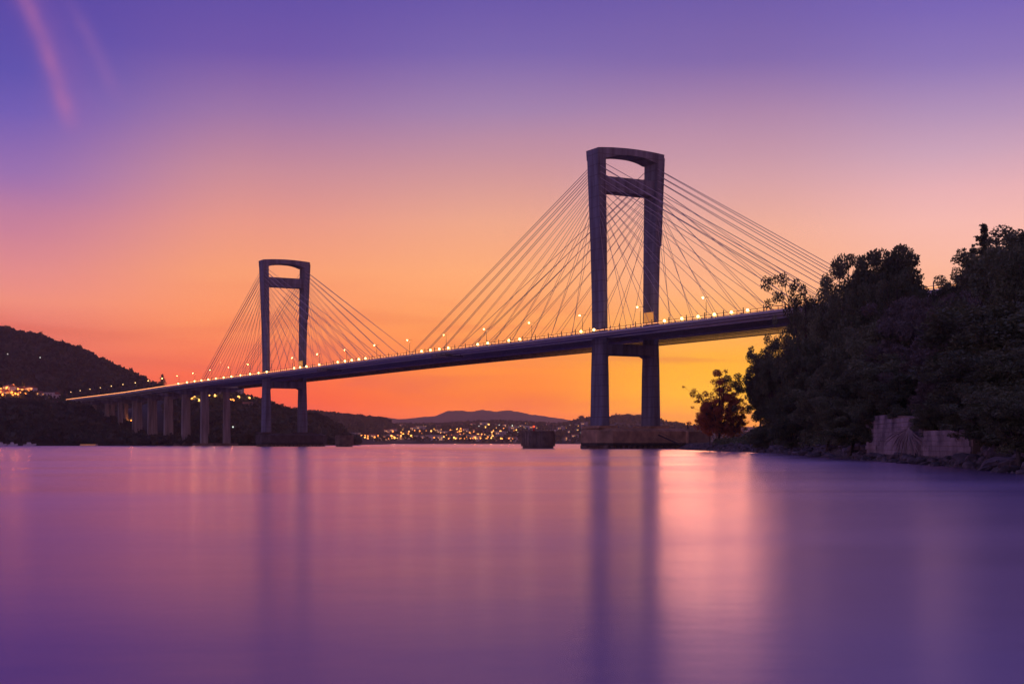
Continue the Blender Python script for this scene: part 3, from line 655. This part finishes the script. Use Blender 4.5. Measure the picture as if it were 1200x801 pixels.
# stone retaining wall
WL = tag(empty('retaining_wall', (0, 0, 0)), 'pale pinkish stone retaining wall at the foot of the wooded slope', 'wall')
ptsw = [(205, 488), (196, 486), (180, 486), (172, 488), (167, 503), (156, 503), (148, 502), (143, 513)]
Wx = lambda D: xs(D)+1.9
m_ = MB()
for (Da, ya), (Db_, yb) in zip(ptsw[:-1], ptsw[1:]):
    za, zb = zt(ya, Da), zt(yb, Db_)
    m_.hexa([(Wx(Da)+.12, Da, -.5), (Wx(Da)+1.5, Da, -.5), (Wx(Db_)+1.5, Db_, -.5), (Wx(Db_)+.12, Db_, -.5)], [(Wx(Da)+.12, Da, za-.1), (Wx(Da)+1.5, Da, za-.1), (Wx(Db_)+1.5, Db_, zb-.1), (Wx(Db_)+.12, Db_, zb-.1)])
m_.build('backing', M['darkconc'], WL)
m_ = MB(); row = 0; z = .3
topz = lambda D: float(np.interp(-D, [-a for a, b in ptsw], [zt(b, a) for a, b in ptsw]))
while z < 7:
    D = 143.2+(row % 2)*.55
    while D < 204:
        ln = random.uniform(.7, 1.7); j = random.uniform(0, .16)
        if z+.5 < topz(D+ln/2): m_.box(Wx(D)-j, Wx(D)+.3, D, D+ln-.035, z, z+.545)
        D += ln
    z += .58; row += 1
m_.build('stone_courses', M['stone'], WL)
m_ = MB(); 
for D in (204.6,):
    for z in np.arange(.3, 6, .58):
        m_.box(Wx(D)-.05, Wx(D)+1.6, D-.4, D+.2, z, min(z+.52, 6.1))
m_.build('end_quoins', M['stone'], WL)
# dead branches fanned against the wall
DB_ = tag(empty('dead_branches', (Wx(176)-1.0, 172, 4.2)), 'pale dead branches fanning down over the stone wall', 'branches')
m_ = MB()
for i in range(17):
    a = -1.15+2.3*i/16+random.uniform(-.08, .08); e = Vector((random.uniform(-.8, .1), math.sin(a)*9.5, -3.4*math.cos(a)-.3)); mid = e*.5+Vector((-.3, random.uniform(-.4, .4), .1))
    m_.tube((0, 0, 0), mid, .14, .09, n=5); m_.tube(mid, e, .09, .03, n=5)
m_.build('branches', M['wood'], DB_)

# ------------------------------------------------------------------ things in the water by the towers
def dolphin(x, D, r, top, lab, cat='mooring block'):
    X = (x-600)/F*D; e = tag(empty('concrete_dolphin', (X, D, 0)), lab, cat)
    m_ = MB(); ring = lambda q, z: [(q*math.cos(2*math.pi*i/28), q*math.sin(2*math.pi*i/28), z) for i in range(28)]
    m_.loft([ring(r, .9), ring(r, top-.5), ring(r*.97, top-.5), ring(r*.97, top-.2), ring(r, top-.2), ring(r, top)]); m_.build('caisson', M['darkconc'], e)
    m_ = MB(); m_.loft([ring(r*.93, -5), ring(r*.93, .95)]); m_.build('foot', M['darkconc'], e)
    m_ = MB()
    for i in range(28):
        a = 2*math.pi*(i+.5)/28; m_.tube((r*1.01*math.cos(a), r*1.01*math.sin(a), .9), (r*1.01*math.cos(a), r*1.01*math.sin(a), top-.6), .16, n=4)
    tag(m_.build('fender_ribs', M['darkconc'], e), kind='stuff'); return e, X
e, X = dolphin(630.5, 606, 7.0, 7.3, 'round concrete mooring dolphin with a red beacon left of the near tower')
b = tag(empty('navigation_beacon', ((625.5-600)/F*606, 606, 7.3)), 'small red navigation beacon on top of the round concrete dolphin', 'beacon')
m_ = MB(); m_.tube((0, 0, 0), (0, 0, 1.5), .55, .3, n=8); m_.build('post', M['red'], b)
m_ = MB(); m_.ball((0, 0, 1.8), .45); m_.build('lantern', M['glowred'], b)
dolphin(403.5, 880, 5.5, 6.9, 'dark round concrete dolphin right of the far tower')
Q = tag(empty('concrete_block', P(809, 521, 610)*1), 'low rectangular concrete block between the near tower base and the headland', 'block'); Q.location.z = 0; Q.rotation_euler = (0, 0, ANG)
m_ = MB(); m_.box(-5, 5, -6.5, 5, -3, 6.6); m_.build('body', M['darkconc'], Q); m_ = MB(); m_.box(-5.2, 5.2, -6.7, 5.2, 6.6, 7.1); m_.build('coping', M['darkconc'], Q)
b = tag(empty('mooring_post', BW(-9, -24.5, 8.2), ANG), 'small dark post standing on the right end of the near tower base', 'post')
m_ = MB(); m_.tube((0, 0, -.3), (0, 0, 2.0), .4, .3, n=8); m_.build('shaft', M['dark'], b); m_ = MB(); m_.ball((0, 0, 2.1), .4); m_.build('cap', M['red'], b)
G = tag(empty('gangway', BW(-11.5, -8, 3.6), ANG), 'thin dark gangway slanting down the side of the near tower base', 'gangway')
m_ = MB(); m_.hexa([(-1, 0, 1.6), (0, 0, 1.6), (0, -11, -2.4), (-1, -11, -2.4)], [(-1, 0, 2.0), (0, 0, 2.0), (0, -11, -2.0), (-1, -11, -2.0)]); m_.build('ramp', M['dark'], G)
m_ = MB(); m_.tube((-.95, 0, 2.9), (-.95, -11, -1.1), .07, n=4)
for i in range(7): m_.tube((-.95, -i*11/6, 1.8-i*4/6), (-.95, -i*11/6, 2.9-i*4/6), .05, n=4)
m_.build('handrail', M['dark'], G)
m_ = MB()                               # low rock shelf at the foot of the tower
for i in range(60):
    X = random.uniform(70, 98); D = random.uniform(552, 575); r = random.uniform(.8, 2.6)
    m_.add([(X+r*1.6*math.cos(a), D+r*math.sin(a), -.4) for a in (0, 1.3, 2.5, 3.8, 5)]+[(X, D, r*.35)], [(0, 1, 5), (1, 2, 5), (2, 3, 5), (3, 4, 5), (4, 0, 5)])
tag(m_.build('rock_shelf', M['rock']), 'flat dark rocks breaking the water at the foot of the near tower', 'rocks', kind='stuff')

# ------------------------------------------------------------------ far woods
def wood(name, hill, n, xr, rr, label, per=9, szf=.42, smin=0, crest=.3, leaf='wood_far'):
    cs, rd = [], []
    for i in range(n):
        if random.random() < crest: q = random.uniform(.93, 1.02)
        else: q = random.random()
        D = hill.Df+(hill.Dc-hill.Df)*q; X = (random.uniform(*xr)-600)/F*D
        h = hill.h(X, D)
        if h < .5: continue
        r = random.uniform(*rr); cs.append((X, D, h+r*.55)); rd.append(r)
    k = per; out = []
    C = np.array(cs); Rr = np.array(rd)
    d = RNG.normal(size=(len(C), k, 3)); d /= np.linalg.norm(d, axis=2)[:, :, None]; d[:, :, 2] = np.abs(d[:, :, 2])*1.1-.35
    Pp = (C[:, None, :]+d*(Rr[:, None, None]*RNG.uniform(.5, .95, (len(C), k, 1)))).reshape(-1, 3)
    tag(link(name, quads_mesh(name, Pp, np.repeat(Rr*szf, k), M[leaf], .3, .8)), label, 'woodland', kind='stuff')
wood('woodland', left_hill, 7000, (-120, 300), (4, 8), 'dark wood covering the hill at the far left', per=14)
wood('woodland', shore_l, 5200, (-160, 316), (3, 6.5), 'dark trees massed along the low left shore', per=20)
wood('woodland', mid_hill, 3600, (195, 417), (3.5, 7), 'dark wood on the hill behind the far tower', per=16)
wood('woodland', far_l, 2200, (320, 540), (5, 9), 'hazy wood on the hill left of the town', per=10)
wood('woodland', town_hill, 5000, (370, 930), (4.5, 9), 'scattered trees over the far town slope', per=10, crest=.35)
def farput(hill, x, ytop, wpx, kind, label, q=.99, name='tree', g='trees on the far skylines'):
    D = hill.Df+(hill.Dc-hill.Df)*q; X = (x-600)/F*D; gz = hill.h(X, D)-1; h = max(6, zt(ytop, D)-gz)
    tree(name, kind, (X, D, gz), h, wpx*D/F, label, group=g)
farput(left_hill, 190, 437.5, 15, 'pine', 'tall dark conifer standing at the right foot of the left hill above the viaduct', .9, 'pine_tree')
farput(left_hill, 154, 430, 6, 'broad', 'lone round tree on the left hill skyline near the high viaduct lamps')
farput(left_hill, 93, 403, 7, 'broad', 'lone tree on the skyline midway down the left hill')
farput(left_hill, 47, 388, 7, 'broad', 'small tree breaking the skyline on the upper left hill')
farput(left_hill, 9, 381, 7, 'broad', 'bushy treetop near the summit of the left hill')
farput(left_hill, 122, 418, 6, 'broad', 'small round tree on the lower skyline of the left hill')
farput(shore_l, 73, 459, 12, 'pine', 'dark pointed tree at the left end of the bridge deck', .95, 'pine_tree')
farput(mid_hill, 330, 472, 9, 'broad', 'round tree on the skyline between the legs of the far tower')
farput(mid_hill, 318, 469, 8, 'broad', 'dark tree on the skyline touching the left leg of the far tower')
farput(mid_hill, 345, 476, 7, 'broad', 'small tree on the skyline left of the right leg of the far tower')
farput(mid_hill, 370, 481, 7, 'broad', 'small tree on the skyline just right of the far tower')
farput(town_hill, 722, 483, 5, 'pine', 'pointed tree on the far ridge between the legs of the near tower', .99, 'pine_tree')
farput(town_hill, 736, 484, 7, 'broad', 'flat-topped tree on the far ridge in the middle of the near tower opening')
farput(town_hill, 748, 485, 7, 'broad', 'bushy tree on the far ridge beside the right leg of the near tower')
farput(town_hill, 681, 486, 6, 'broad', 'clump of tree on the far knoll just left of the near tower')
farput(town_hill, 787, 495, 7, 'broad', 'dark tree on the far ridge just right of the near tower')
farput(town_hill, 802, 499, 6, 'broad', 'low tree on the far ridge above the concrete block')

# ------------------------------------------------------------------ town
def house_meshes(w, d, h, gable, wall, lit):
    a = MB(); a.box(-w/2, w/2, -d/2, d/2, -5, h)
    r = MB(); o = .5
    if gable: r.add([(-w/2-o, -d/2-o, h), (w/2+o, -d/2-o, h), (w/2+o, d/2+o, h), (-w/2-o, d/2+o, h), (-w/2-o, 0, h+w*.2), (w/2+o, 0, h+w*.2)], [(0, 1, 5, 4), (2, 3, 4, 5), (1, 2, 5), (3, 0, 4), (0, 3, 2, 1)])
    else: r.box(-w/2-.3, w/2+.3, -d/2-.3, d/2+.3, h+.003, h+.7)
    wins = []
    for zf in np.arange(1.2, h-1.2, 3.0):
        for xw in np.arange(-w/2+1.8, w/2-1.2, 3.2):
            m_ = MB(); m_.box(xw-.7, xw+.7, -d/2-.08, -d/2+.1, zf, zf+1.5)
            wins.append((m_.mesh('window', M['winlit'] if random.random() < lit else M['windark'])))
    return a.mesh('wall', M[wall]), r.mesh('roof', M['tile'] if gable else M['grey']), wins
HT = [house_meshes(*a) for a in [(14, 11, 7, 1, 'white', .5), (11, 10, 6, 1, 'ochre', .5), (22, 12, 7, 0, 'white', .4), (16, 12, 14, 0, 'grey', .35), (12, 10, 10, 1, 'white', .4), (30, 14, 8, 0, 'grey', .3)]]
HN = ['white tile-roofed house', 'ochre tile-roofed house', 'long flat white building', 'grey apartment block', 'tall white tiled house', 'wide grey warehouse']
ordn = ['first', 'second', 'third', 'fourth', 'fifth', 'sixth', 'seventh', 'eighth', 'ninth', 'tenth', 'eleventh', 'twelfth', 'thirteenth', 'fourteenth', 'fifteenth', 'sixteenth', 'seventeenth', 'eighteenth', 'nineteenth', 'twentieth', 'last but four', 'last but three', 'last but two', 'last but one', 'rightmost']
def house(hill, x, y, ti, label, g, sc=1.0, rz=None):
    p = hill.find(x, y); a, r, ws = HT[ti]
    e = tag(empty('house' if ti in (0, 1, 4) else 'building', p, random.uniform(-.5, .5) if rz is None else rz), label, 'house' if ti in (0, 1, 4) else 'building', g); e.scale = (sc,)*3
    wo_ = link('wall', a, e); link('roof', r, e)
    for w in ws: link('window', w, wo_)
    return e
rows = [('far town waterfront', [398, 408, 417, 428, 437, 448, 459, 470, 478, 489, 498, 508, 518, 529, 538, 549, 558, 567, 577, 588, 597, 606, 664, 672], 515.5, 1.0),
        ('far town middle row', [455, 463, 474, 484, 493, 512, 524, 536, 547, 556, 565, 574, 585, 594, 603, 622, 634, 646, 656, 668], 508, 1.0),
        ('far town upper row', [460, 472, 486, 500, 515, 528, 541, 554, 566, 580, 593, 608, 618, 630, 641, 652, 662, 674, 686], 501, 1.0)]
for rn, xsx, yy, sc in rows:
    for i, x in enumerate(xsx):
        ti = random.choice([0, 1, 2, 3, 4, 5] if 'water' in rn else [0, 1, 2, 3, 4, 4, 0, 1])
        house(town_hill, x+random.uniform(-2, 2), yy+random.uniform(-1.8, 1.6), ti, '%s, %s from the left in the %s' % (HN[ti], ordn[i], rn), 'buildings of the far town', sc)
for i, (x, y, ti) in enumerate([(3, 466, 0), (11, 463, 4), (19, 465, 1), (27, 462, 0), (36, 464, 4), (44, 466, 1), (53, 467, 2), (62, 468.5, 0)]):
    house(left_hill, x, y, ti, '%s, %s from the left in the left hillside village' % (HN[ti], ordn[i]), 'houses of the left hillside village', 1.0)
for i, (x, y, ti, ph) in enumerate([(276, 463, 3, 'on the crest right of the pier that ends the cable span'), (217, 474, 0, 'seen low under the viaduct left of the wide pier'), (225, 470, 3, 'lit up under the deck beside the wide pier'), (248, 468, 3, 'lit up behind the opening of the wide pier'), (290, 480, 1, 'just left of the far tower')]):
    house(mid_hill, x, y, ti, '%s %s' % (HN[ti], ph), 'buildings on the hill behind the viaduct', 1.0)
for x, y, ti, ph in [(155, 478, 0, 'under the left part of the viaduct'), (171, 476, 4, 'under the viaduct beside a bright lamp'), (140, 480, 1, 'low under the far left viaduct spans'), (60, 474, 0, 'left of the pointed tree at the deck end')]:
    house(shore_l, x, y, ti, '%s %s' % (HN[ti], ph), 'houses under the viaduct', .8)
# lamps of the towns: pole and globe small enough to be one mesh
def lampmesh(r, mt, h=7):
    m_ = MB(); m_.tube((0, 0, -2), (0, 0, h), .15, n=4, mi=1); m_.ball((0, 0, h+r*.6), r, 0, n=8, k=4); return m_.mesh('street_lamp', [M[mt], M['dark']])
LM = {(r, k): lampmesh(r, k) for r in (.6, .8, 1.2, 1.7, 2.6) for k in ('glowtown', 'gloworg', 'glowwht')}
TL = {}
for rr_, en in ((1.2, 2500), (1.7, 12000), (2.6, 260000)):
    for kk, cc in (('glowtown', (1, .5, .2)), ('gloworg', (1, .3, .06)), ('glowwht', (.8, 1, .8))):
        li = bpy.data.lights.new('town_light', 'POINT'); li.energy = en; li.color = cc; li.shadow_soft_size = 1; TL[(rr_, kk)] = li
def lamps(hill, lst, label, g):
    for x, y, r, k in lst:
        p = hill.find(x, y+4); o = tag(link('street_lamp', LM[(r, k)], None, p), label, 'street lamp', g)
        if (r, k) in TL: own_light(o, TL[(r, k)], 9)
rl = random.Random(4)
def cluster(x0, x1, y0, y1, n, rs=(.8, 1.2, 1.7), ks=('glowtown', 'gloworg', 'gloworg')): return [(rl.uniform(x0, x1), rl.uniform(y0, y1), rl.choice(rs), rl.choice(ks)) for _ in range(int(n*1.3))]
lamps(town_hill, cluster(415, 470, 510.5, 515, 22, (.8, 1.2, 1.7)), 'warm lamp in the brightest waterfront string left of the far town', 'waterfront lamps at the left of the far town')
lamps(town_hill, cluster(455, 500, 498, 512, 20), 'orange lamp scattered on the slope left of centre in the far town', 'lamps on the left slope of the far town')
lamps(town_hill, cluster(505, 555, 501, 515, 20), 'orange lamp among the houses in the middle of the far town', 'lamps in the middle of the far town')
lamps(town_hill, cluster(520, 605, 513, 516, 16, (.8, 1.2)), 'warm lamp along the quay in the middle of the far town', 'quay lamps of the far town')
lamps(town_hill, cluster(555, 580, 508.5, 513.5, 10, (.8, 1.2, 1.7)), 'bright orange lamp in the tight cluster left of the big yellow lamp', 'tight lamp cluster in the far town')
lamps(town_hill, cluster(600, 690, 494, 509, 26, (.6, .8), ('glowtown', 'gloworg', 'glowwht')), 'faint pinkish lamp on the slope above the round concrete dolphin', 'faint lamps behind the round dolphin')
lamps(town_hill, cluster(560, 610, 497, 507, 12, (.8, 1.2), ('glowtown', 'gloworg', 'glowwht')), 'small lamp on the slope above the big yellow lamp', 'upper lamps of the far town')
lamps(town_hill, [(586.5, 507, 2.6, 'glowtown')], 'big yellow floodlight glowing above the right of the far town quay', 'floodlights of the far town')
lamps(town_hill, [(567, 497.6, 1.7, 'glowtown')], 'left one of the two bright lamps high above the far town', 'floodlights of the far town')
lamps(town_hill, [(572.5, 497.4, 2.6, 'glowtown')], 'right one of the two bright lamps high above the far town', 'floodlights of the far town')
lamps(left_hill, [(x, y, r, 'gloworg') for x, y, r in [(1, 459, 1.2), (15.5, 455.5, 1.7), (28.5, 458, 1.7), (37, 459.5, 1.7), (21, 459, 1.2), (13.5, 463, 1.7), (6, 462, 1.2), (3, 466, 1.2), (10, 466.5, 1.2), (18, 464.5, 1.2), (24, 463, .8), (32, 463, .8), (43, 461, .8), (1, 463.5, 1.2), (8, 458.5, 1.2), (26, 460.5, 1.2), (34, 461.5, 1.2), (16, 460, 1.2), (5, 464.5, 1.7), (15, 467, 1.2), (21, 466, 1.2), (30, 465.5, 1.2), (11, 460, 1.7)]], 'orange lamp glowing among the houses of the left hillside village', 'lamps of the left hillside village')
lamps(left_hill, [(9, 417, .8, 'glowwht'), (47, 421.5, .8, 'glowwht')], 'faint pale light high on the dark left hill', 'faint lights on the left hill')
lamps(mid_hill, [(279.5, 470, 1.7, 'glowtown')], 'bright lamp on the hillside between the last cable pier and the far tower', 'lamps behind the far tower')
lamps(mid_hill, [(273, 474, 1.7, 'gloworg'), (270, 473, 1.2, 'gloworg')], 'orange lamp low to the left of the bright hillside lamp', 'lamps behind the far tower')
lamps(mid_hill, [(292.5, 470.5, 1.2, 'glowtown'), (296, 471, .8, 'glowtown')], 'small lamp of the pair just left of the far tower', 'lamps behind the far tower')
lamps(mid_hill, [(273, 506, .8, 'glowwht')], 'small greenish light low beside the last cable pier', 'lamps behind the far tower')
lamps(mid_hill, [(405, 506.5, .8, 'glowwht')], 'pale light near the water above the dark round dolphin', 'lamps behind the far tower')
lamps(mid_hill, [(x, y, 1.2, 'glowtown') for x, y in [(222, 468), (228, 470), (245, 467), (252, 468), (249, 463), (233, 474), (240, 473)]]+[(225, 472, 1.2, 'gloworg')], 'warm lamp seen between the viaduct piers left of the far tower', 'lamps behind the viaduct piers')
lamps(shore_l, [(x, y, 1.2, k) for x, y, k in [(171, 473, 'glowtown'), (154, 473, 'gloworg'), (174, 480, 'gloworg'), (190, 479, 'gloworg'), (183, 492, 'gloworg'), (147, 484, 'gloworg'), (206, 475, 'glowtown'), (211, 490, 'gloworg')]], 'small warm lamp under the approach viaduct', 'lamps under the approach viaduct')
# small craft and quay on the left shore
def boat(x, D, ln, lab):
    X = (x-600)/F*D; e = tag(empty('boat', (X, D, 0), .1), lab, 'boat', 'boats along the left shore')
    m_ = MB(); w = ln*.16
    m_.loft([[(-ln/2, -w*.8, .1), (-ln/2, w*.8, .1), (-ln/2, w, 1.2), (-ln/2, -w, 1.2)], [(ln*.2, -w*.8, .1), (ln*.2, w*.8, .1), (ln*.2, w, 1.3), (ln*.2, -w, 1.3)], [(ln/2, -.05, .5), (ln/2, .05, .5), (ln/2, .1, 1.7), (ln/2, -.1, 1.7)]]); m_.build('hull', M['white'], e)
    m_ = MB(); m_.hexa([(-ln*.25, -w*.6, 1.2), (ln*.12, -w*.6, 1.2), (ln*.12, w*.6, 1.2), (-ln*.25, w*.6, 1.2)], [(-ln*.22, -w*.5, 2.7), (ln*.05, -w*.5, 2.7), (ln*.05, w*.5, 2.7), (-ln*.22, w*.5, 2.7)]); m_.build('cabin', M['white'], e)
boat(35, 1045, 9, 'small white boat moored below the left hillside village'); boat(2, 1050, 7, 'small pale boat at the left edge of the picture'); boat(15, 1052, 7, 'low pale boat second from the left edge')
Qy = tag(empty('lit_quay', ((104-600)/F*1062, 1062, 0)), 'low quay lit orange on the left shore below the deck end', 'quay')
m_ = MB(); m_.box(-6, 6, -2, 3, -2, 1.3); m_.build('wall', M['ochre'], Qy); m_ = MB(); m_.box(-5.5, 5.5, -2.25, -2.05, .7, 1.0); m_.build('light_strip', M['amber'], Qy)

# ------------------------------------------------------------------ haze
hz = bpy.data.materials.new('haze'); hz.use_nodes = True; n = hz.node_tree.nodes; n.clear()
pv = n.new('ShaderNodeVolumePrincipled'); pv.inputs['Color'].default_value = (.97, .80, .76, 1); pv.inputs['Density'].default_value = HZD; pv.inputs['Anisotropy'].default_value = .68
ou = n.new('ShaderNodeOutputMaterial'); hz.node_tree.links.new(pv.outputs[0], ou.inputs['Volume'])
m_ = MB(); m_.box(-13200, 13200, -600, 13200, -7.5, HZT)
tag(m_.build('haze', hz), 'thin evening haze over the bay', kind='stuff')
